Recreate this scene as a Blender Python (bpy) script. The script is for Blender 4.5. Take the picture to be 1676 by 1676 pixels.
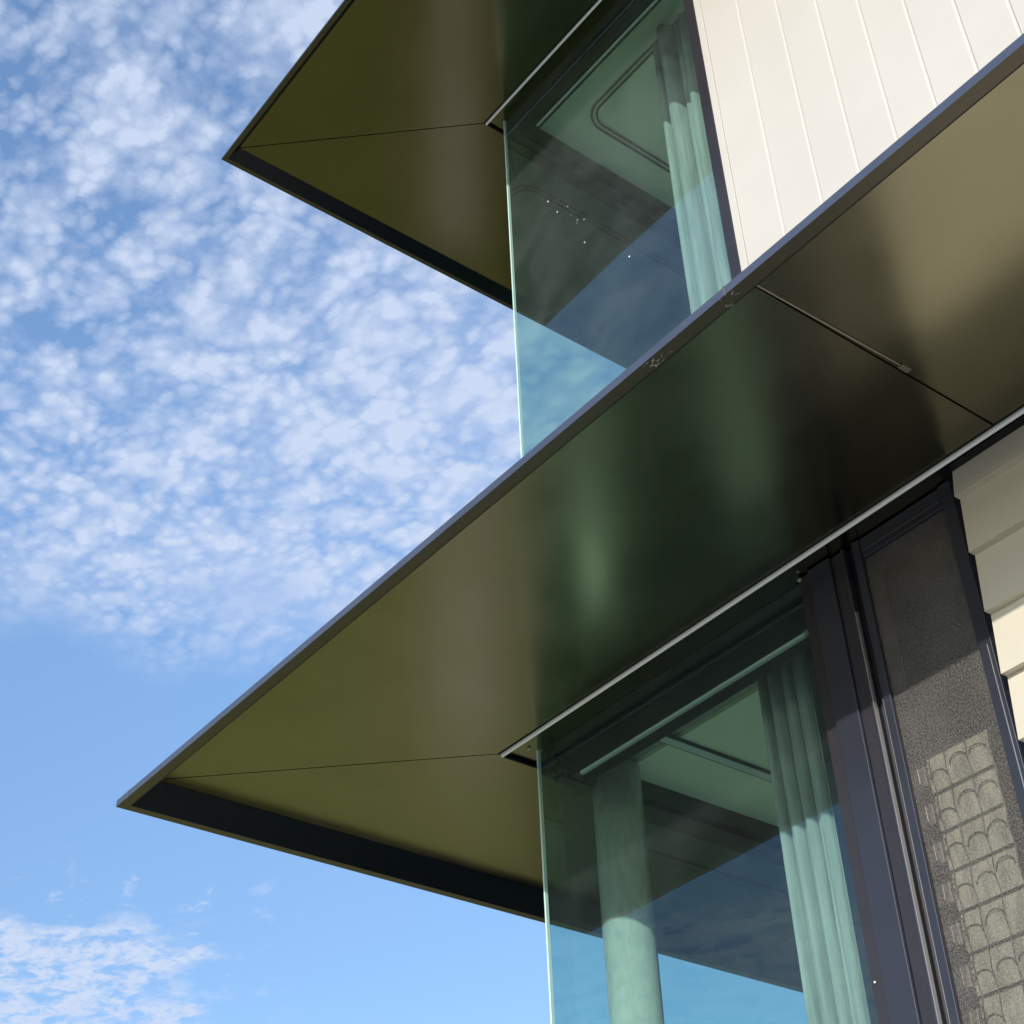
import bpy, bmesh, math, random
from mathutils import Vector, Matrix
random.seed(4)
for o in list(bpy.data.objects): bpy.data.objects.remove(o)
S = bpy.context.scene
C = S.collection

# ------------------------------------------------------------------ camera
cam_d = bpy.data.cameras.new('camera'); cam = bpy.data.objects.new('camera', cam_d); C.objects.link(cam)
R_ = Vector((0.60870379, 0.79252452, -0.03721005)); U_ = Vector((0.49687482, -0.34422509, 0.79663323)); F_ = Vector((-0.61854274, 0.5034024, 0.60331659))
M = Matrix((R_, U_, -F_)).transposed().to_4x4(); M.translation = Vector((3.2654, -2.7145, 1.6))
cam.matrix_world = M
cam_d.sensor_width = 36; cam_d.lens = 36 * 2552.9 / 1676
cam_d.clip_start = 0.05; cam_d.clip_end = 2000
S.camera = cam

# ------------------------------------------------------------------ sky, clouds, sun, exposure
SUN_AZ = math.radians(30)          # to the right (+x) of the facade normal (-y)
SUN_EL = math.radians(19.6)
sun_dir = Vector((math.sin(SUN_AZ) * math.cos(SUN_EL), -math.cos(SUN_AZ) * math.cos(SUN_EL), math.sin(SUN_EL)))
sd = bpy.data.lights.new('sun', 'SUN'); sd.energy = 3.3; sd.angle = math.radians(0.5); sd.color = (1.0, 0.945, 0.87)
so = bpy.data.objects.new('sun', sd); C.objects.link(so)
so.rotation_euler = sun_dir.to_track_quat('Z', 'Y').to_euler(); so.location = (4, -8, 8)

W = bpy.data.worlds.new('World'); S.world = W; W.use_nodes = True
nt = W.node_tree; nt.nodes.clear()
def N(tree, typ, **kw):
    n = tree.nodes.new(typ)
    for k, v in kw.items():
        if k.startswith('i_'):
            n.inputs[k[2:].replace('_', ' ')].default_value = v
        else: setattr(n, k, v)
    return n
def L(tree, a, b): tree.links.new(a, b)
def math_n(tree, op, a, b=None, c=None, clamp=False):
    n = tree.nodes.new('ShaderNodeMath'); n.operation = op; n.use_clamp = clamp
    for i, v in enumerate((a, b, c)):
        if v is None: continue
        if isinstance(v, (int, float)): n.inputs[i].default_value = v
        else: tree.links.new(v, n.inputs[i])
    return n.outputs[0]
def ramp(tree, v, lo, hi, a=0.0, b=1.0):
    n = tree.nodes.new('ShaderNodeMapRange'); n.interpolation_type = 'SMOOTHSTEP'
    tree.links.new(v, n.inputs['Value'])
    for k, x in (('From Min', lo), ('From Max', hi), ('To Min', a), ('To Max', b)): n.inputs[k].default_value = x
    return n.outputs['Result']
sky = N(nt, 'ShaderNodeTexSky', sky_type='NISHITA', sun_disc=False)
sky.sun_elevation = SUN_EL
sky.sun_rotation = math.atan2(sun_dir.x, sun_dir.y)
sky.air_density = 1.0; sky.dust_density = 0.6; sky.ozone_density = 1.6
tc = N(nt, 'ShaderNodeTexCoord')
sep = N(nt, 'ShaderNodeSeparateXYZ'); L(nt, tc.outputs['Generated'], sep.inputs[0])
zc = math_n(nt, 'MAXIMUM', sep.outputs['Z'], 0.03)
cx = math_n(nt, 'DIVIDE', sep.outputs['X'], zc); cy = math_n(nt, 'DIVIDE', sep.outputs['Y'], zc)
uv = N(nt, 'ShaderNodeCombineXYZ'); L(nt, cx, uv.inputs[0]); L(nt, cy, uv.inputs[1])
def noise(scale, det=5, rough=.55, vec=None, dist=0.0):
    n = N(nt, 'ShaderNodeTexNoise'); n.inputs['Scale'].default_value = scale; n.inputs['Detail'].default_value = det
    n.inputs['Roughness'].default_value = rough; n.inputs['Distortion'].default_value = dist
    L(nt, vec if vec is not None else uv.outputs[0], n.inputs['Vector']); return n
def vadd(vec, col, amp):
    n = N(nt, 'ShaderNodeVectorMath', operation='MULTIPLY_ADD'); L(nt, col, n.inputs[0]); n.inputs[1].default_value = (amp, amp, 0); L(nt, vec, n.inputs[2]); return n.outputs[0]
mpu = N(nt, 'ShaderNodeMapping'); mpu.inputs['Rotation'].default_value = (0, 0, math.radians(28)); mpu.inputs['Scale'].default_value = (1.0, 1.35, 1); L(nt, uv.outputs[0], mpu.inputs[0])
w1 = vadd(mpu.outputs[0], noise(9, 2, .5).outputs['Color'], .06)
w2 = vadd(w1, noise(90, 6, .65).outputs['Color'], .017)
def vor(scale, smooth, vec):
    v = N(nt, 'ShaderNodeTexVoronoi', feature='SMOOTH_F1'); v.inputs['Scale'].default_value = scale; v.inputs['Smoothness'].default_value = smooth; L(nt, vec, v.inputs['Vector']); return v.outputs['Distance']
puffA = ramp(nt, vor(20, .25, w2), .72, .12)
puffB = ramp(nt, vor(48, .15, w2), .72, .10)
fine = noise(60, 8, .6).outputs['Fac']
mid = noise(6.5, 4, .5).outputs['Fac']
big = noise(2.2, 3, .5).outputs['Fac']
r2 = math_n(nt, 'SQRT', math_n(nt, 'ADD', math_n(nt, 'MULTIPLY', cx, cx), math_n(nt, 'MULTIPLY', cy, cy)))
rj = math_n(nt, 'ADD', r2, math_n(nt, 'MULTIPLY', math_n(nt, 'SUBTRACT', mid, .5), .40))
bank = ramp(nt, rj, 1.68, 1.44)                       # the high bank of cloudlets ends low in the sky
thin = ramp(nt, math_n(nt, 'ADD', cy, math_n(nt, 'MULTIPLY', math_n(nt, 'SUBTRACT', big, .5), .6)), .08, .55, -.30, .17)
half = ramp(nt, cy, -.5, .0, .25, 1.0)
bank = math_n(nt, 'MULTIPLY', bank, half)
ang = math_n(nt, 'DIVIDE', cy, math_n(nt, 'MULTIPLY', cx, -1))
low = math_n(nt, 'MULTIPLY', ramp(nt, rj, 2.40, 2.52), ramp(nt, math_n(nt, 'ADD', ang, math_n(nt, 'MULTIPLY', math_n(nt, 'SUBTRACT', mid, .5), .3)), .53, .46))
lowd = noise(15, 8, .62, w2).outputs['Fac']
low2 = math_n(nt, 'MULTIPLY', math_n(nt, 'MULTIPLY', ramp(nt, rj, 2.15, 2.3), ramp(nt, ang, .62, .5)), ramp(nt, lowd, .54, .70, 0, .6))
low = math_n(nt, 'MAXIMUM', math_n(nt, 'MULTIPLY', low, ramp(nt, lowd, .37, .56)), low2)
wisp = math_n(nt, 'MULTIPLY', ramp(nt, noise(2.6, 6, .6).outputs['Fac'], .44, .72), math_n(nt, 'MULTIPLY', ramp(nt, cy, -.1, -.6, 0, .75), ramp(nt, r2, 1.9, 1.3, .25, 1.0)))
core = math_n(nt, 'ADD', math_n(nt, 'MULTIPLY', puffA, .56), math_n(nt, 'MULTIPLY', puffB, .42))
core = math_n(nt, 'ADD', core, math_n(nt, 'MULTIPLY', math_n(nt, 'SUBTRACT', fine, .5), .85))
core = math_n(nt, 'ADD', core, math_n(nt, 'MULTIPLY', math_n(nt, 'SUBTRACT', mid, .5), 1.6))
core = math_n(nt, 'ADD', math_n(nt, 'ADD', core, .17), thin, clamp=True)
c1 = math_n(nt, 'MULTIPLY', bank, core)
c2 = math_n(nt, 'MULTIPLY', low, ramp(nt, fine, .3, .58, .6, 1.05))
cov = math_n(nt, 'ADD', math_n(nt, 'MAXIMUM', c1, c2), wisp, clamp=True)
cov = math_n(nt, 'MULTIPLY', cov, .92)
gain = ramp(nt, sep.outputs['Z'], .30, .68, 1.0, 1.42)
tint = N(nt, 'ShaderNodeVectorMath', operation='SCALE')
tm = N(nt, 'ShaderNodeVectorMath', operation='MULTIPLY'); L(nt, sky.outputs[0], tm.inputs[0]); tm.inputs[1].default_value = (.95, 1.04, 1.13)
L(nt, tm.outputs[0], tint.inputs[0]); L(nt, gain, tint.inputs['Scale'])
mx = N(nt, 'ShaderNodeMixRGB'); L(nt, cov, mx.inputs[0]); L(nt, tint.outputs[0], mx.inputs[1]); mx.inputs[2].default_value = (3.35, 3.85, 4.9, 1)
bg = N(nt, 'ShaderNodeBackground'); bg.inputs['Strength'].default_value = .15; L(nt, mx.outputs[0], bg.inputs[0])
wo = N(nt, 'ShaderNodeOutputWorld'); L(nt, bg.outputs[0], wo.inputs[0])
S.view_settings.view_transform = 'Standard'; S.view_settings.look = 'None'; S.view_settings.exposure = 0.35; S.view_settings.gamma = 1
S.render.engine = 'CYCLES'
S.cycles.max_bounces = 14; S.cycles.transparent_max_bounces = 24; S.cycles.glossy_bounces = 6; S.cycles.diffuse_bounces = 5

# ------------------------------------------------------------------ materials
def mat(name, col, rough=.5, metal=0.0, spec=.5, var=0.0, vscale=6, bump=0.0, bscale=200, stretch=(1, 1, 1), rvar=0.0, coat=0.0, bdist=.002):
    m = bpy.data.materials.new(name); m.use_nodes = True; t = m.node_tree; b = t.nodes['Principled BSDF']
    b.inputs['Base Color'].default_value = (*col, 1); b.inputs['Roughness'].default_value = rough
    b.inputs['Metallic'].default_value = metal; b.inputs['Specular IOR Level'].default_value = spec
    if coat: b.inputs['Coat Weight'].default_value = coat; b.inputs['Coat Roughness'].default_value = .1
    g = N(t, 'ShaderNodeTexCoord'); mp = N(t, 'ShaderNodeMapping'); mp.inputs['Scale'].default_value = stretch
    L(t, g.outputs['Object'], mp.inputs[0])
    if var or rvar:
        n = N(t, 'ShaderNodeTexNoise'); n.inputs['Scale'].default_value = vscale; n.inputs['Detail'].default_value = 6; n.inputs['Roughness'].default_value = .6
        L(t, mp.outputs[0], n.inputs['Vector'])
        if var:
            r = ramp(t, n.outputs['Fac'], .3, .7, 1 - var, 1 + var)
            v = N(t, 'ShaderNodeVectorMath', operation='SCALE'); v.inputs[0].default_value = col; L(t, r, v.inputs['Scale'])
            L(t, v.outputs[0], b.inputs['Base Color'])
        if rvar: L(t, ramp(t, n.outputs['Fac'], .3, .7, rough - rvar, rough + rvar), b.inputs['Roughness'])
    if bump:
        n2 = N(t, 'ShaderNodeTexNoise'); n2.inputs['Scale'].default_value = bscale; n2.inputs['Detail'].default_value = 4
        L(t, mp.outputs[0], n2.inputs['Vector'])
        bp = N(t, 'ShaderNodeBump'); bp.inputs['Strength'].default_value = bump; bp.inputs['Distance'].default_value = bdist
        L(t, n2.outputs['Fac'], bp.inputs['Height']); L(t, bp.outputs[0], b.inputs['Normal'])
    return m

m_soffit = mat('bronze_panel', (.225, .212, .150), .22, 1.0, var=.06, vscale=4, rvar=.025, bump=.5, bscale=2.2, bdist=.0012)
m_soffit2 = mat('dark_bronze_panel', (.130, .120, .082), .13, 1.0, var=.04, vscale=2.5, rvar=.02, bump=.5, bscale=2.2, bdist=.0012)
m_fascia = mat('fascia_metal', (.075, .088, .125), .36, .35, spec=.6, var=.08, vscale=8)
m_lip = mat('lip_metal', (.085, .075, .055), .35, .5)
m_black = mat('black_metal', (.008, .008, .013), .35, .1, spec=.35)
m_gap_shadow = mat('dark_gap_and_shadow', (.006, .006, .006), .8)
m_trim = mat('white_trim', (.93, .94, .94), .3, .2)
m_joint = mat('joint_strip', (.25, .23, .2), .35, .8)
m_cream = mat('cream_cladding', (.535, .505, .455), .42, var=.025, vscale=3, bump=.05, bscale=60)
m_weather = mat('cream_weatherboard', (.57, .53, .435), .38, var=.03, vscale=3, bump=.05, bscale=60)
m_frame = mat('dark_blue_frame', (.027, .029, .041), .32, .1, spec=.6, var=.1, vscale=5)
m_frameb = mat('brown_black_frame', (.034, .031, .036), .35, .2, spec=.5, var=.1)
m_silver = mat('silver_bead', (.55, .53, .50), .42, .8)
m_rail = mat('pale_rail', (.72, .74, .70), .4)
m_ceil = mat('ceiling_paint', (.93, .91, .68), .7)
m_trough_shade = mat('trough_shade', (.36, .36, .32), .7)  # darker grey carries the shade of the ceiling recess
m_wallin = mat('interior_paint', (.86, .85, .8), .8)
m_floor = mat('pale_timber_floor', (.88, .86, .78), .4, var=.12, vscale=4, stretch=(1, 12, 1))
m_conc = mat('slab', (.35, .34, .33), .8)
m_column = mat('galvanised_steel_column', (.60, .62, .55), .20, .15, spec=.8, var=.09, vscale=55, stretch=(1, 1, .4), rvar=.05, bump=.12, bscale=240, bdist=.0006)
m_curt = mat('curtain_cloth', (.405, .41, .385), .85, var=.16, vscale=60, bump=.7, bscale=260, stretch=(1, 1, .06))
m_speck = mat('paint_speck', (.85, .85, .82), .6)
m_web = mat('cobweb', (.4, .38, .33), .7)
m_roof = mat('roof_sheet', (.10, .11, .12), .4, .5)
m_louv = mat('louvre_blade', (.50, .49, .37), .35, var=.30, vscale=30, bump=.5, bscale=160, stretch=(1.6, 1, .5))
m_lline = mat('louvre_seam_and_shadow', (.045, .045, .035), .6)

def glass_mat(name, tint, dust):
    m = bpy.data.materials.new(name); m.use_nodes = True; t = m.node_tree; t.nodes.clear()
    tr = N(t, 'ShaderNodeBsdfTransparent'); tr.inputs[0].default_value = (*tint, 1)
    gl = N(t, 'ShaderNodeBsdfGlossy'); gl.inputs['Roughness'].default_value = 0.0; gl.inputs['Color'].default_value = (.60, .86, 1, 1)
    fr = N(t, 'ShaderNodeFresnel'); fr.inputs['IOR'].default_value = 1.62
    # dirty film
    df = N(t, 'ShaderNodeBsdfDiffuse'); df.inputs[0].default_value = (.75, .78, .74, 1)
    g = N(t, 'ShaderNodeTexCoord'); n = N(t, 'ShaderNodeTexNoise'); n.inputs['Scale'].default_value = 3; n.inputs['Detail'].default_value = 8; n.inputs['Roughness'].default_value = .65; n.inputs['Distortion'].default_value = .6
    L(t, g.outputs['Object'], n.inputs['Vector'])
    f = ramp(t, n.outputs['Fac'], .3, .75, dust * .5, dust * 1.6)
    wv = N(t, 'ShaderNodeTexNoise'); wv.inputs['Scale'].default_value = 1.6; wv.inputs['Detail'].default_value = 1; L(t, g.outputs['Object'], wv.inputs['Vector'])
    wb = N(t, 'ShaderNodeBump'); wb.inputs['Strength'].default_value = 1; wb.inputs['Distance'].default_value = .0018; L(t, wv.outputs['Fac'], wb.inputs['Height']); L(t, wb.outputs[0], gl.inputs['Normal'])
    geo = N(t, 'ShaderNodeNewGeometry')
    frf = N(t, 'ShaderNodeMath', operation='MULTIPLY'); L(t, fr.outputs[0], frf.inputs[0]); frf.inputs[1].default_value = 1.0
    # only count the reflection once per face, seen from the front of that face
    m0 = N(t, 'ShaderNodeMixShader'); L(t, f, m0.inputs[0]); L(t, tr.outputs[0], m0.inputs[1]); L(t, df.outputs[0], m0.inputs[2])
    inv = math_n(t, 'SUBTRACT', 1.0, geo.outputs['Backfacing'])
    fac = math_n(t, 'MULTIPLY', frf.outputs[0], inv)
    mixs = N(t, 'ShaderNodeMixShader'); L(t, math_n(t, 'MULTIPLY', fac, 1.25, clamp=True), mixs.inputs[0]); L(t, m0.outputs[0], mixs.inputs[1]); L(t, gl.outputs[0], mixs.inputs[2])
    o = N(t, 'ShaderNodeOutputMaterial'); L(t, mixs.outputs[0], o.inputs[0])
    return m
m_glass = glass_mat('green_glass', (.775, .885, .865), .008)
m_glass_dusty = glass_mat('dusty_green_glass', (.775, .885, .865), .021)
m_edge = mat('glass_edge', (.58, .74, .69), .2, spec=.8)

def mesh_mat():
    m = bpy.data.materials.new('insect_mesh'); m.use_nodes = True; t = m.node_tree; b = t.nodes['Principled BSDF']
    g = N(t, 'ShaderNodeTexCoord')
    n = N(t, 'ShaderNodeTexNoise'); n.inputs['Scale'].default_value = 230; n.inputs['Detail'].default_value = 3; L(t, g.outputs['Object'], n.inputs['Vector'])
    n2 = N(t, 'ShaderNodeTexNoise'); n2.inputs['Scale'].default_value = 9; n2.inputs['Detail'].default_value = 5; L(t, g.outputs['Object'], n2.inputs['Vector'])
    s = math_n(t, 'ADD', ramp(t, n.outputs['Fac'], .35, .65, .45, 1.6), ramp(t, n2.outputs['Fac'], .3, .7, -.15, .2))
    v = N(t, 'ShaderNodeVectorMath', operation='SCALE'); v.inputs[0].default_value = (.120, .112, .102); L(t, s, v.inputs['Scale']); L(t, v.outputs[0], b.inputs['Base Color'])
    b.inputs['Roughness'].default_value = .6; b.inputs['Alpha'].default_value = .55
    return m
m_mesh = mesh_mat()

def ground_mat(name, c1, c2, sc):
    m = bpy.data.materials.new(name); m.use_nodes = True; t = m.node_tree; b = t.nodes['Principled BSDF']
    g = N(t, 'ShaderNodeTexCoord'); n = N(t, 'ShaderNodeTexNoise'); n.inputs['Scale'].default_value = sc; n.inputs['Detail'].default_value = 10; L(t, g.outputs['Object'], n.inputs['Vector'])
    mm = N(t, 'ShaderNodeMixRGB'); L(t, ramp(t, n.outputs['Fac'], .35, .65), mm.inputs[0]); mm.inputs[1].default_value = (*c1, 1); mm.inputs[2].default_value = (*c2, 1)
    L(t, mm.outputs[0], b.inputs['Base Color']); b.inputs['Roughness'].default_value = .95
    return m
m_ground = ground_mat('dry_olive_lawn', (.37, .35, .10), (.30, .295, .075), 3)
m_dark_bed = ground_mat('added_dark_ground', (.035, .030, .020), (.02, .018, .012), 8)
m_paving = ground_mat('pale_paving', (.42, .39, .33), (.35, .325, .28), 1.2)
m_pale_strip = ground_mat('added_pale_strip', (.90, .76, .58), (.84, .70, .54), 5)
m_fence = mat('weathered_timber', (.34, .29, .20), .8, var=.25, vscale=4, stretch=(6, 6, .6))
m_leaf = mat('hedge_leaf', (.07, .10, .035), .6, var=.4, vscale=3)
m_bark = mat('hedge_bark', (.12, .09, .06), .9)

# ------------------------------------------------------------------ helpers
def box(bm, x0, x1, y0, y1, z0, z1, bev=0.0):
    vs = [bm.verts.new((x, y, z)) for x in (x0, x1) for y in (y0, y1) for z in (z0, z1)]
    fs = []
    for q in ((0, 1, 3, 2), (4, 6, 7, 5), (0, 4, 5, 1), (2, 3, 7, 6), (0, 2, 6, 4), (1, 5, 7, 3)):
        fs.append(bm.faces.new([vs[i] for i in q]))
    if bev:
        es = list({e for f in fs for e in f.edges})
        bmesh.ops.bevel(bm, geom=es, offset=bev, segments=2, affect='EDGES', profile=.5)
def prism(bm, pts, axis, a, b):
    """extrude polygon pts (2D) along axis x, y or z from a to b"""
    def P(p, t):
        return {'x': (t, p[0], p[1]), 'y': (p[0], t, p[1]), 'z': (p[0], p[1], t)}[axis]
    A = [bm.verts.new(P(p, a)) for p in pts]; B = [bm.verts.new(P(p, b)) for p in pts]
    bm.faces.new(A); bm.faces.new(B[::-1]); n = len(pts)
    for i in range(n): bm.faces.new((A[i], B[i], B[(i + 1) % n], A[(i + 1) % n]))
def tube(bm, pts, r, seg=8):
    rings = []
    for i, p in enumerate(pts):
        p = Vector(p); a = Vector(pts[max(i - 1, 0)]); b = Vector(pts[min(i + 1, len(pts) - 1)])
        d = (b - a).normalized(); u = d.cross(Vector((.123, .31, .94))).normalized(); v = d.cross(u)
        rings.append([bm.verts.new(p + u * math.cos(k * 2 * math.pi / seg) * r + v * math.sin(k * 2 * math.pi / seg) * r) for k in range(seg)])
    for A, B in zip(rings, rings[1:]):
        for k in range(seg): bm.faces.new((A[k], B[k], B[(k + 1) % seg], A[(k + 1) % seg]))
    bm.faces.new(rings[0][::-1]); bm.faces.new(rings[-1])
def cyl(bm, x, y, z0, z1, r, seg=48): 
    A = [bm.verts.new((x + r * math.cos(2 * math.pi * k / seg), y + r * math.sin(2 * math.pi * k / seg), z0)) for k in range(seg)]
    B = [bm.verts.new((v.co.x, v.co.y, z1)) for v in A]
    for k in range(seg): bm.faces.new((A[k], A[(k + 1) % seg], B[(k + 1) % seg], B[k])).smooth = True
    bm.faces.new(A[::-1]); bm.faces.new(B)
def obj(name, bm, m, parent=None, smooth=False, label=None):
    bmesh.ops.recalc_face_normals(bm, faces=bm.faces)
    me = bpy.data.meshes.new(name); bm.to_mesh(me); bm.free()
    for mm in (m if isinstance(m, (list, tuple)) else [m]): me.materials.append(mm)
    if smooth:
        for p in me.polygons: p.use_smooth = True
    o = bpy.data.objects.new(name, me); C.objects.link(o)
    if parent: o.parent = parent
    if label: o['label'] = label
    return o
def bx(name, m, parent, *boxes, bev=0.0, label=None):
    bm = bmesh.new()
    for b in boxes: box(bm, *b, bev=bev)
    return obj(name, bm, m, parent, label=label)
def thing(name, label, cat, loc=(0, 0, 0), group=None):
    o = bpy.data.objects.new(name, None); C.objects.link(o); o.location = loc
    o['label'] = label; o['category'] = cat
    if group: o['group'] = group
    return o
def tag(o, label, cat, group=None):
    o['label'] = label; o['category'] = cat
    if group: o['group'] = group
    return o

XE = 6.2      # right end of the house
YE = 4.2      # back end
# ------------------------------------------------------------------ setting
bm = bmesh.new(); bmesh.ops.create_grid(bm, x_segments=4, y_segments=4, size=600)
g = obj('ground', bm, m_paving); g['kind'] = 'structure'
bm = bmesh.new(); prism(bm, [(-.6, -3), (-60, -30), (-60, 60), (-.6, 60)], 'z', -.05, .004)
g = obj('lawn', bm, m_ground); g['kind'] = 'structure'
bm = bmesh.new(); prism(bm, [(-.05, .15), (-1.34, 1.22), (-8.3, 7.0), (-14, 8.2), (-14, 14), (-.05, 14)], 'z', -.05, .05)
g = obj('added_dark_bed', bm, m_dark_bed); g['kind'] = 'structure'  # unseen dark ground, added and shaped to darken the soffit reflections
bm = bmesh.new()
prism(bm, [(-1.3, .72), (-5.9, 3.80), (-5.75, 4.38), (-1.45, 1.04)], 'z', .004, .03)
g = obj('path', bm, m_pale_strip); g['kind'] = 'structure'  # unseen pale strip, added for the bright beam mirrored in the soffits

# ------------------------------------------------------------------ house
house = thing('house', 'modern two storey house corner with cream cladding, bronze eaves and frameless green corner glazing', 'house')

def eave(zl, zs, a, b, t, label, xe, upper, m_soffit, fh, w):
    """flat metal eave wrapping the corner: lip bottom zl, soffit zs, projections a (-x side) and b (-y side)"""
    bm = bmesh.new()
    # soffit sheet: two mitred panels with a 4 mm groove between, 6 mm thick
    th = .006
    ix, iy = -t, -t                                   # inner corner at the trim
    lean = .60 * (zs - zl); leanb = 1.0 * (zs - zl); wi = w + lean - .003; wb = w + leanb - .003
    ox, oy = -a + wb, -b + wi
    d = Vector((ix - ox, iy - oy)).normalized(); n = Vector((-d.y, d.x)) * .0022
    # side A panels (front), side B (left)
    joints = [xe] if upper else [1.812, xe]
    x_prev = None
    A0 = Vector((ox, oy)); I0 = Vector((ix, iy))
    start_o = A0 - n * 1; start_i = I0 - n * 1
    segs = []
    for j, xj in enumerate(joints):
        segs.append([start_o, Vector((xj - .003, oy)), Vector((xj - .003 if j < len(joints) - 1 else xj, iy)), start_i])
        start_o = Vector((xj + .003, oy)); start_i = Vector((xj + .003, iy))
    segs.append([A0 + n, I0 + n, Vector((ix, YE)), Vector((ox, YE))])
    for s in segs: prism(bm, [(p.x, p.y) for p in s], 'z', zs, zs + th)
    sof = obj('eave_soffit', bm, m_soffit, house, label=label)
    # dark backing over the grooves and core body with sloping roof top
    bm = bmesh.new()
    top = zl + fh; rise = .16 if upper else .16
    def ringpts(x, y, z): return bm.verts.new((x, y, z))
    o1 = [(-a + .004, -b + .004), (xe, -b + .004), (xe, .4), (.4, .4), (.4, YE), (-a + .004, YE)]
    zt = lambda x, y: top - .002 + (max(0, min(y + b, 1.0)) if x > -a + .01 and y > -b + .01 else 0) * rise
    # roof: simple hip strips
    zi = top + rise * (b + .3)
    zb = zs + .010
    rows = []
    lb = (w + leanb) / (w + lean)
    for off, z in ((.002, top - .003), (w + lean + .002, zs + .010), (b + .3, zs + .014 + rise)):
        rows.append([bm.verts.new(p) for p in ((xe, -b + off, z), (-a + off * lb, -b + off, z), (-a + off * lb, YE, z))])
    for A_, B_ in zip(rows, rows[1:]):
        for k in (0, 1): bm.faces.new((A_[k], B_[k], B_[k + 1], A_[k + 1]))
    obj('roof_sheet', bm, m_roof, sof)
    # fascia outer face + lip : L section, mitred at the corner
    for side in ('front', 'left'):
        bm = bmesh.new()
        prof = [(0, zl + .001), (0, top), (.004, top), (.004, zl + .005), (w, zl + .005), (w, zl + .001)]
        def P(s, z, end):
            if side == 'front': return (xe if end else -a + s, -b + s, z)
            return (-a + s, YE if end else -b + s, z)
        A = [bm.verts.new(P(s, z, 0)) for s, z in prof]; B = [bm.verts.new(P(s, z, 1)) for s, z in prof]
        for i in range(len(prof)): bm.faces.new((A[i], B[i], B[(i + 1) % 6], A[(i + 1) % 6]))
        fo = obj('fascia', bm, [m_fascia, m_lip], sof)
        for p in fo.data.polygons:
            if p.normal.z < -.7: p.material_index = 1
        bm = bmesh.new()
        prof = [(w - .001, w - .001, zl), (w + .0003, w + .0003, zl), (w - .001 + lean, w - .001 + leanb, zs - .0008), (w - .004 + lean, w - .004 + leanb, zs - .0008), (w - .002, w - .002, zl + .0045)]
        if side == 'front': A = [bm.verts.new((-a + q, -b + p_, z)) for p_, q, z in prof]; B = [bm.verts.new((xe, -b + p_, z)) for p_, q, z in prof]
        else: A = [bm.verts.new((-a + q, -b + p_, z)) for p_, q, z in prof]; B = [bm.verts.new((-a + q, YE, z)) for p_, q, z in prof]
        for i in range(5): bm.faces.new((A[i], B[i], B[(i + 1) % 5], A[(i + 1) % 5]))
        obj('inner_lip', bm, m_black, sof)
    # backing above groove
    bx('backing_board', m_gap_shadow, sof, (-a + wb, xe, -b + wi, .06, zs + th + .0005, zs + th + .0015), (-a + wb, .06, .06, YE, zs + th + .0005, zs + th + .0015))
    bx('painted_shadow_line', m_gap_shadow, sof, (-t - .007, xe, -t - .0075, -t - .0005, zs - .0012, zs - .0004))  # black strip painting the shadow line beside the trim
    # white drip trim hanging at the wall line
    bm = bmesh.new()
    prism(bm, [(-t + .006 - .006 * math.cos(math.radians(q)), zs - .005 - .007 * math.sin(math.radians(q))) for q in range(0, 100, 15)] + [(-t + .006, zs), (-t, zs)], 'x', -t, xe)
    obj('drip_trim', bm, m_trim, sof, label='thin white drip trim where the soffit meets the wall')
    bm = bmesh.new()
    prism(bm, [(-t, zs - .012), (-t, zs + .0), (-t + .006, zs + .0), (-t + .006, zs - .012)], 'y', -t + .007, YE)
    obj('drip_trim', bm, m_black, sof)  # side trim coloured black for the shade on its inner face
    return sof
ZL1, ZS1, A1, B1 = 3.8245, 3.8954, .9101, .9458
ZL2, ZS2, A2, B2 = 6.8350, 6.8800, .8402, .8732
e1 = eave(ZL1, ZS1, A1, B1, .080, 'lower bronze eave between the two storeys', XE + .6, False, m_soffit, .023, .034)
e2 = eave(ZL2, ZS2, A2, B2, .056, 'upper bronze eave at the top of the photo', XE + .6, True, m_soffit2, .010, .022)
# soffit joint cover strip and fascia joints on the lower eave
bm = bmesh.new(); tube(bm, [(1.816, -.862, ZS1 - .002), (1.825, -.42, ZS1 - .002)], .0022); box(bm, 1.818, 1.832, -.425, -.395, ZS1 - .006, ZS1 - .001)
obj('joint_strip', bm, m_joint, e1)
for q in ((1.80, 1.806, -B1 - .0015, -B1 + .001, ZL1 - .001, ZL1 + .024), (-A1 + .075, -A1 + .079, -B1 - .0015, -B1 + .001, ZL1 - .001, ZL1 + .024)): bx('fascia_joint', m_joint, e1, q)
bx('soffit_ledge', m_soffit, e1, (.0, XE, -.072, .06, ZS1 + .001, ZS1 + .004), (-.072, -.0005, -.072, YE, ZS1 + .001, ZS1 + .004))
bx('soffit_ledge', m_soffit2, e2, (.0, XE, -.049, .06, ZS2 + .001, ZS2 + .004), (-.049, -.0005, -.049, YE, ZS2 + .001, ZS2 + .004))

# structure: slabs, inner walls
bx('floor_slab', m_conc, house, (.05, XE, .05, YE, 3.99, 4.08))
bx('roof_slab', m_conc, house, (.05, XE, .05, YE, 6.99, 7.1))
bx('base_slab', m_conc, house, (-.02, XE, -.02, YE, .25, .88))
for q in ((.02, XE - .2, .02, YE - .2, .885, .9), (.02, XE - .2, .02, YE - .2, 4.085, 4.1)): bx('interior_floor', m_floor, house, q)
bx('interior_wall', m_wallin, house, (3.2, 3.3, .15, YE - .01, .9, 3.98), (3.2, 3.3, .15, YE - .01, 4.1, 6.98), (.1, 3.2, 3.9, 4.0, .9, 3.98), (.1, 3.2, 3.9, 4.0, 4.1, 6.98))
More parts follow.
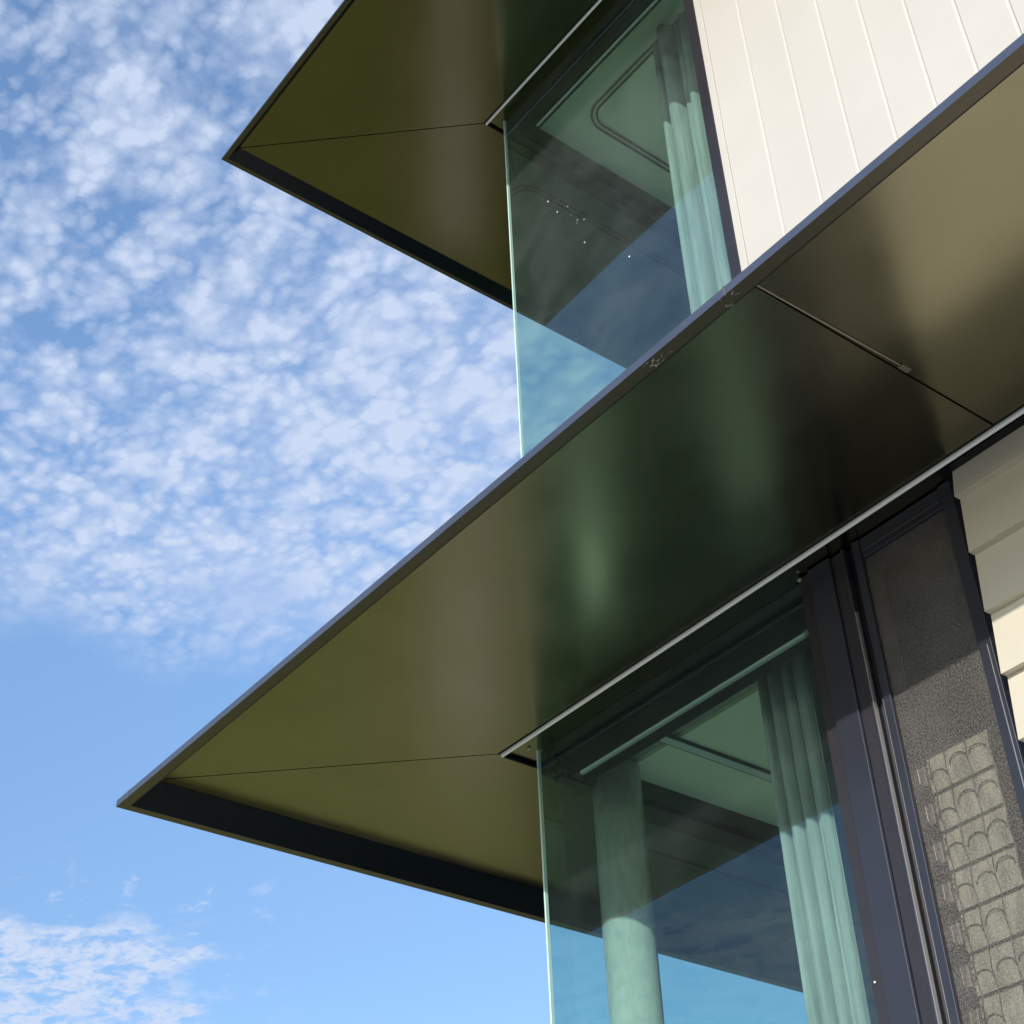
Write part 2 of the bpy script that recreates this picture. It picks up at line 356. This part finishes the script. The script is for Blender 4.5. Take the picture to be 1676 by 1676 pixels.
# ceilings
lc = bx('ceiling', m_ceil, house, (.065, 3.19, .28, 3.89, 3.870, 3.885), label='lower room ceiling')
bx('curtain_trough', m_trough_shade, lc, (.065, 3.19, .07, .2795, 3.884, 3.894))
bx('ceiling', m_ceil, house, (.055, 3.19, .065, 3.89, 6.880, 6.893), label='upper room ceiling')
def track(bm, x0, y0, z, r, x1, y1, off):
    pts = [(x1, y0 + off, z)]
    cxx, cyy = x0 + r, y0 + r
    rr = r - off
    for k in range(9):
        a = math.radians(270 - 90 * k / 8); pts.append((cxx + rr * math.cos(a), cyy + rr * math.sin(a), z))
    pts.append((x0 + off, y1, z)); tube(bm, pts, .0045, 6)
bm = bmesh.new(); track(bm, .205, .255, 6.874, .10, 1.0, 2.4, 0); track(bm, .205, .255, 6.874, .10, 1.0, 2.4, .022)
obj('curtain_track', bm, m_frameb, house, label='curved curtain track on the upper ceiling')
bm = bmesh.new(); box(bm, .300, .330, .12, 2.6, 3.858, 3.8690); 
tk = obj('curtain_track', bm, m_rail, house, label='straight double curtain track on the lower ceiling')
bx('track_groove', m_frameb, tk, (.294, .2995, .12, 2.6, 3.860, 3.869), (.3305, .336, .12, 2.6, 3.860, 3.869))

# ---- upper cladding : vertical interlocking boards with V grooves
def vboards(x0, x1, y, z0, z1):
    xs = [1.130, 1.288, 1.442, 1.587, 1.729, 1.872, 2.016, 2.160]
    while xs[-1] < x1: xs.append(xs[-1] + .144)
    bm = bmesh.new()
    gd = .0022
    for a, b in zip(xs, xs[1:]):
        prism(bm, [(a + .0022, y), (b - .0095, y), (b - .0040, y + gd), (b - .0003, y + gd), (b - .0003, y + .02), (a + .0022, y + .02)], 'z', z0, z1)
    return bm
obj('vertical_cladding', vboards(1.13, XE, 0.0, 4.0, 6.888), m_cream, house, label='cream vertical board cladding of the upper storey')
bx('corner_board', m_cream, house, (1.102, 1.1305, -.004, .03, 4.0, 6.888), bev=.0015)
bx('wall', m_conc, house, (1.104, XE, .031, .149, 3.99, 6.9), (1.62, XE, .031, .149, .88, 3.88), (XE - .12, XE - .01, .15, YE, .88, 6.9), (.0, XE - .13, YE - .11, YE - .001, .88, 6.9))
# ---- lower cladding : horizontal weatherboards, slightly tilted
bm = bmesh.new()
zt = 3.892; k = 0
zs_ = [3.80]
while zs_[-1] > .9: zs_.append(zs_[-1] - .1615)
prev = 3.892
for z in zs_:
    # board from z (bottom edge, proud) up to prev
    xb = 1.650 
    prism(bm, [(-.060, z), (-.038, prev + (.004 if prev < 3.89 else 0)), (-.02, prev + (.004 if prev < 3.89 else 0)), (-.02, z + .012), (-.034, z + .010), (-.036, z)], 'x', xb, XE)
    prev = z
obj('weatherboard', bm, m_weather, house, label='cream horizontal weatherboards of the lower storey')
bx('cladding_head_trim', m_black, house, (1.62, XE, -.066, -.02, 3.884, 3.8945))
bx('backing_batten', m_weather, house, (1.652, XE, -.0195, .03, .88, 3.89))

# ------------------------------------------------------------------ corner windows
def pane(bm, x0, x1, y0, y1, z0, z1, edge_axis):
    vs = [bm.verts.new((x, y, z)) for x in (x0, x1) for y in (y0, y1) for z in (z0, z1)]
    for q in ((0, 1, 3, 2), (4, 6, 7, 5), (0, 4, 5, 1), (2, 3, 7, 6), (0, 2, 6, 4), (1, 5, 7, 3)):
        f = bm.faces.new([vs[i] for i in q]); f.normal_update()
        nx, ny, nz = map(abs, f.normal)
        main = nx > .5 if edge_axis == 'x' else ny > .5
        f.material_index = 0 if main else 1
def corner_window(z0, z1, label, front):
    bm = bmesh.new(); pane(bm, .0005, 1.108, .0, .010, z0, z1, 'y')
    w = obj('corner_window', bm, [front, m_edge], house, label=label)
    bm = bmesh.new(); pane(bm, -.0065, 0.0, .0, 3.6, z0, z1, 'x')
    obj('side_pane', bm, [m_glass, m_edge], w)
    return w
w2 = corner_window(4.11, 6.92, 'upper frameless green glass corner window, dusty outside', m_glass_dusty)
w1 = corner_window(.9, 3.92, 'lower frameless green glass corner window', m_glass)
# upper frames
bx('side_head_frame', m_frameb, w2, (.002, .055, .012, 3.6, 6.80, 6.892), (.012, .040, .06, 3.6, 6.788, 6.7995))
bx('head_frame', m_frameb, w2, (.056, 1.06, .012, .060, 6.792, 6.892), (.062, 1.06, .022, .055, 6.77, 6.7915))
bx('blind_cassette', m_black, w2, (.075, 1.055, .016, .058, 6.712, 6.769), bev=.006)
bx('blind_bottom_rail', m_rail, w2, (.175, 1.045, .024, .031, 6.686, 6.694))
bx('blind_skirt', m_black, w2, (.175, 1.045, .031, .036, 6.68, 6.7115))
bx('jamb', m_frameb, w2, (1.062, 1.1015, -.006, .03, 4.05, 6.888), (1.045, 1.0615, .011, .06, 4.1, 6.79), bev=.0015)
# lower frames
bx('side_head_frame', m_frameb, w1, (.002, .064, .012, 3.6, 3.812, 3.869), (.010, .045, .05, 3.6, 3.800, 3.8115), (.0, .030, .012, 3.6, 3.870, 3.89))
bx('head_frame', m_frameb, w1, (.066, 1.105, .012, .065, 3.852, 3.892), (.10, 1.105, .011, .030, 3.846, 3.8515), (.12, 1.105, .012, .060, 3.826, 3.8455), bev=.001)
bx('blind_cassette', m_black, w1, (.12, 1.10, .018, .064, 3.758, 3.8255), bev=.004)
bx('blind_bottom_rail', m_rail, w1, (.175, 1.082, .0125, .024, 3.741, 3.750))
bx('added_dark_strip', m_frameb, w1, (1.030, 1.110, .068, .10, .9, 3.85))  # dark strip added to hide the bright ceiling sliver beside the post
bx('rail_end_cap', m_silver, w1, (1.083, 1.096, .0125, .024, 3.739, 3.753))
bx('blind_skirt', m_black, w1, (.172, 1.10, .0245, .034, 3.712, 3.7575))
# bracket and screws at the lower glass corner
bm = bmesh.new(); box(bm, .03, .055, .014, .03, 3.80, 3.835, .003); tube(bm, [(.02, .03, 3.84), (.05, .035, 3.815), (.06, .05, 3.79), (.09, .04, 3.82), (.08, .02, 3.84)], .004); box(bm, .065, .085, .02, .035, 3.80, 3.815, .002)
obj('blind_bracket', bm, m_frameb, w1)
for (x, y, z) in ((.39, .028, 3.87), (.33, .03, 3.905), (1.118, -.010, 3.885), (-.005, -.03, 3.893)): bm = bmesh.new(); box(bm, x - .006, x + .006, y - .004, y + .003, z - .004, z + .004, .0015); obj('fixing_clip', bm, m_silver, w1)

# lower wide post : folded aluminium profile
post = bx('window_post', m_frame, house, (1.1505, 1.225, -.016, .06, .88, 3.8925), (1.2255, 1.262, -.008, .06, .88, 3.8925), (1.2625, 1.272, -.014, .06, .88, 3.8925), bev=.0025, label='wide dark blue aluminium window post')
bx('post_side_band', m_frameb, post, (1.112, 1.150, -.006, .06, .88, 3.8925), (1.2330, 1.262, -.0085, -.0082, .9, 3.89), bev=.0001)
bx('post_bead', m_silver, post, (1.2725, 1.2742, -.0155, -.004, .9, 3.70))
bx('post_channel', m_black, post, (1.277, 1.2965, .004, .06, .88, 3.8925))
bx('lit_edge_line', m_silver, post, (1.2978, 1.299, -.0120, .006, .9, 3.44))  # silver line cut at the eave shadow, standing in for a sunlit edge
for (x, z) in ((1.268, 2.815), (1.124, 2.811)):
    bm = bmesh.new(); bmesh.ops.create_icosphere(bm, subdivisions=2, radius=.0028, matrix=Matrix.Translation((x, -.010, z)))
    obj('screw_cap', bm, m_speck, post)

# ---- louvre window behind its insect screen
lw = bx('louvre_window', m_frame, house, (1.2995, 1.322, -.012, .065, .9, 3.8925), (1.583, 1.619, -.014, .065, .9, 3.8925), (1.3225, 1.5825, -.008, .065, 3.835, 3.8925), bev=.002, label='narrow louvre window behind dark insect mesh')
bx('lit_frame_bead', m_silver, lw, (1.6065, 1.6077, -.0155, -.013, .9, 3.43))  # bead stops at the shadow edge, so silver marks only its sunlit length
bx('frame_edge_bead', m_black, lw, (1.621, 1.651, -.018, .03, .9, 3.8925))
bm = bmesh.new(); bm.faces.new([bm.verts.new(p) for p in ((1.322, 0, .9), (1.583, 0, .9), (1.583, 0, 3.834), (1.322, 0, 3.834))]); obj('insect_mesh', bm, m_mesh, lw)
bx('head_bead', m_joint, lw, (1.33, 1.575, -.0105, -.009, 3.852, 3.855))
bx('back_panel', m_black, lw, (1.29, 1.62, .10, .11, .9, 3.89))
zb = 3.280; x0, x1 = 1.318, 1.512
for r in range(9):
    zt_, zb_ = zb - r * .0935, zb - (r + 1) * .0935
    bm = bmesh.new()
    # gently bowed blade
    prism(bm, [(.045, zb_ + .002), (.040, (zt_ + zb_) / 2), (.048, zt_ - .001), (.053, zt_ - .001), (.047, (zt_ + zb_) / 2), (.051, zb_ + .002)], 'x', x0 + .022, x1)
    bl = obj('louvre_blade', bm, m_louv, lw)
    bm = bmesh.new()
    tube(bm, [(x0 + .006, .041, zt_), (x1 + .001, .041, zt_)], .0020, 6)
    cw = (x1 - x0 - .03) / 3.0
    xs = [x1 - cw, x1 - 2.1 * cw, x1 - 2.9 * cw]
    for xx in xs:
        tube(bm, [(xx, .039, zt_), (xx - .002, .036, (zt_ + zb_) / 2), (xx + .001, .040, zb_)], .0012, 5)
    for c, xx in enumerate([x1] + xs[:3]):  # dark arcs drawing the reflections and shadows over the blades
        cx_ = xx - cw / 2; drop = .026 + .014 * random.random() + .004 * c
        pts = []; sq = random.random()
        if random.random() < .12: continue
        for k in range(9):
            a = math.pi * k / 8
            pts.append((cx_ + math.cos(a) * cw * (.42 + .08 * sq), .0375, zt_ - drop - .016 + math.sin(a) * .014 * (1 + sq) + math.cos(a) * .004 * (sq - .5)))
        tube(bm, pts, .0014 + .0004 * random.random(), 5)
    obj('blade_seam_and_shadow', bm, m_lline, bl)
    bm = bmesh.new()
    rr = random.Random(r)
    box(bm, x0 + .004, x0 + .024, .030, .045, zb_ + .020, zt_ - .022, .003)
    tube(bm, [(x0 + .006, .026, zt_ - .012), (x0 + .010, .022, zt_ - .03), (x0 + .007, .026, zb_ + .03), (x0 + .016, .026, zb_ + .012)], .0016, 6)
    tube(bm, [(x0 + .028, .028, zt_ - .020), (x0 + .040, .024, zt_ - .024), (x0 + .043, .026, zt_ - .045), (x0 + .036, .026, zt_ - .060)], .0022, 6)
    obj('blade_clip', bm, m_joint, bl)

# column inside the lower room
col_bm = bmesh.new(); cyl(col_bm, .07, .25, .9, 3.8695, .0770, 96)
colo = obj('column', col_bm, m_column, house, label='round galvanised steel column inside the lower corner')
bm = bmesh.new(); tube(bm, [(.141, .222, 3.40), (.147, .222, 3.393), (.143, .226, 3.385)], .0022, 6); obj('weld_spot', bm, m_silver, colo)

# specks on the upper glass
SPK = ((.237, 6.158, .0036), (.285, 6.056, .003), (.345, 6.032, .0022), (.391, 5.917, .0022), (.427, 5.888, .0024), (.386, 5.905, .0015), (.419, 5.773, .003), (.633, 5.516, .0036), (.293, 6.116, .0012), (.36, 5.971, .0012))
for (x, z, r) in SPK:
    bm = bmesh.new(); bmesh.ops.create_icosphere(bm, subdivisions=2, radius=r, matrix=Matrix.Translation((x, -.0006, z)) @ Matrix.Diagonal((1, .3, 1, 1)))
    obj('paint_speck', bm, m_speck, w2)

# cobweb and grit at the eave edge joint
bm = bmesh.new(); rr = random.Random(8)
for k in range(10):
    p = Vector((1.80 + rr.uniform(-.018, .018), -B1 + rr.uniform(-.004, .03), ZL1 - .002 - rr.uniform(0, .006)))
    q = p + Vector((rr.uniform(-.012, .012), rr.uniform(-.006, .012), rr.uniform(-.004, .002)))
    tube(bm, [p, (p + q) / 2 + Vector((0, 0, -.002)), q], .0003, 4)
tag(obj('cobweb', bm, m_web), 'small pale cobweb on the eave edge below the cream cladding', 'cobweb')
bm = bmesh.new()
for k in range(14):
    p = Vector((1.58 + rr.uniform(-.035, .035), -B1 + rr.uniform(.0, .03), ZL1 - .002 - rr.uniform(0, .005)))
    q = p + Vector((rr.uniform(-.01, .01), rr.uniform(-.004, .008), rr.uniform(-.004, .002)))
    tube(bm, [p, (p + q) / 2 + Vector((0, 0, -.002)), q], .0003, 4)
tag(obj('cobweb', bm, m_web), 'tiny cobweb under the lower eave edge beside the upper glass', 'cobweb')

# ------------------------------------------------------------------ curtains
def curtain(name, label, pleats, z0, z1, group):
    bm = bmesh.new()
    path = []
    for (x, y, w, dpt) in pleats:
        n = 12
        for k in range(n):
            a = math.pi * k / (n - 1)
            path.append((x - math.cos(a) * w / 2, y - math.sin(a) ** .8 * dpt + .0012 * math.sin(k * 2.3 + x * 190)))
    nz = 26; rr = random.Random(len(pleats)); grid = []
    for i in range(nz + 1):
        t = i / nz; z = z1 + (z0 - z1) * t; row = []
        for j, (x, y) in enumerate(path):
            w1_ = math.sin(t * 5 + j * .25) * .003 * t
            row.append(bm.verts.new((x + w1_, y + math.cos(t * 7 + j * .4) * .003, z)))
        grid.append(row)
    for A, B in zip(grid, grid[1:]):
        for k in range(len(A) - 1): bm.faces.new((A[k], B[k], B[k + 1], A[k + 1]))
    o = obj(name, bm, m_curt, None, smooth=True)
    sm = o.modifiers.new('thick', 'SOLIDIFY'); sm.thickness = .0015
    return tag(o, label, 'curtain', group)
curtain('curtain', 'pale green pleated curtain behind the upper corner window beside the cream boards',
        [(.632, .31, .035, .010), (.662, .29, .036, .045), (.695, .30, .030, .020), (.738, .27, .060, .060), (.785, .29, .040, .035), (.825, .28, .040, .045)], 4.12, 6.872, 'curtains behind the corner glass')
curtain('curtain', 'pale green pleated curtain behind the lower corner window next to the wide dark post',
        [(.737, .22, .016, .014), (.757, .21, .024, .030), (.781, .215, .024, .016), (.806, .21, .026, .034), (.828, .215, .018, .012), (.852, .21, .030, .030), (.876, .215, .018, .020), (.900, .21, .030, .026), (.922, .215, .014, .010)], .92, 3.90, 'curtains behind the corner glass')

# ------------------------------------------------------------------ surroundings mirrored in the metal and the glass
def fence(name, label, x0, y0, x1, y1, h):
    f = thing(name, label, 'fence', (x0, y0, 0)); d = Vector((x1 - x0, y1 - y0, 0)); n = int(d.length / .15); d.normalize()
    bm = bmesh.new(); nrm = Vector((-d.y, d.x, 0))
    for i in range(n):
        a = d * (i * .15); b = d * (i * .15 + .14)
        vs = [bm.verts.new((p + nrm * o_ + Vector((0, 0, z)))) for p in (a, b) for o_ in (0, .02) for z in (.06, h + .01 * math.sin(i * 3.1))]
        for q in ((0, 1, 3, 2), (4, 6, 7, 5), (0, 4, 5, 1), (2, 3, 7, 6), (0, 2, 6, 4), (1, 5, 7, 3)): bm.faces.new([vs[k] for k in q])
    obj('paling', bm, m_fence, f)
    for i in range(0, n + 1, 16):
        bm = bmesh.new(); p = d * (i * .15) + nrm * .07; box(bm, p.x - .05, p.x + .05, p.y - .05, p.y + .05, 0, h - .1); obj('fence_post', bm, m_fence, f)
    return f
fence('timber_fence', 'weathered timber paling fence beyond the dry lawn left of the house', -11, 12, -11, -9, 1.8)
fence('timber_fence', 'weathered timber paling fence along the back of the lawn', -11, 12.2, 0, 12.2, 1.8)
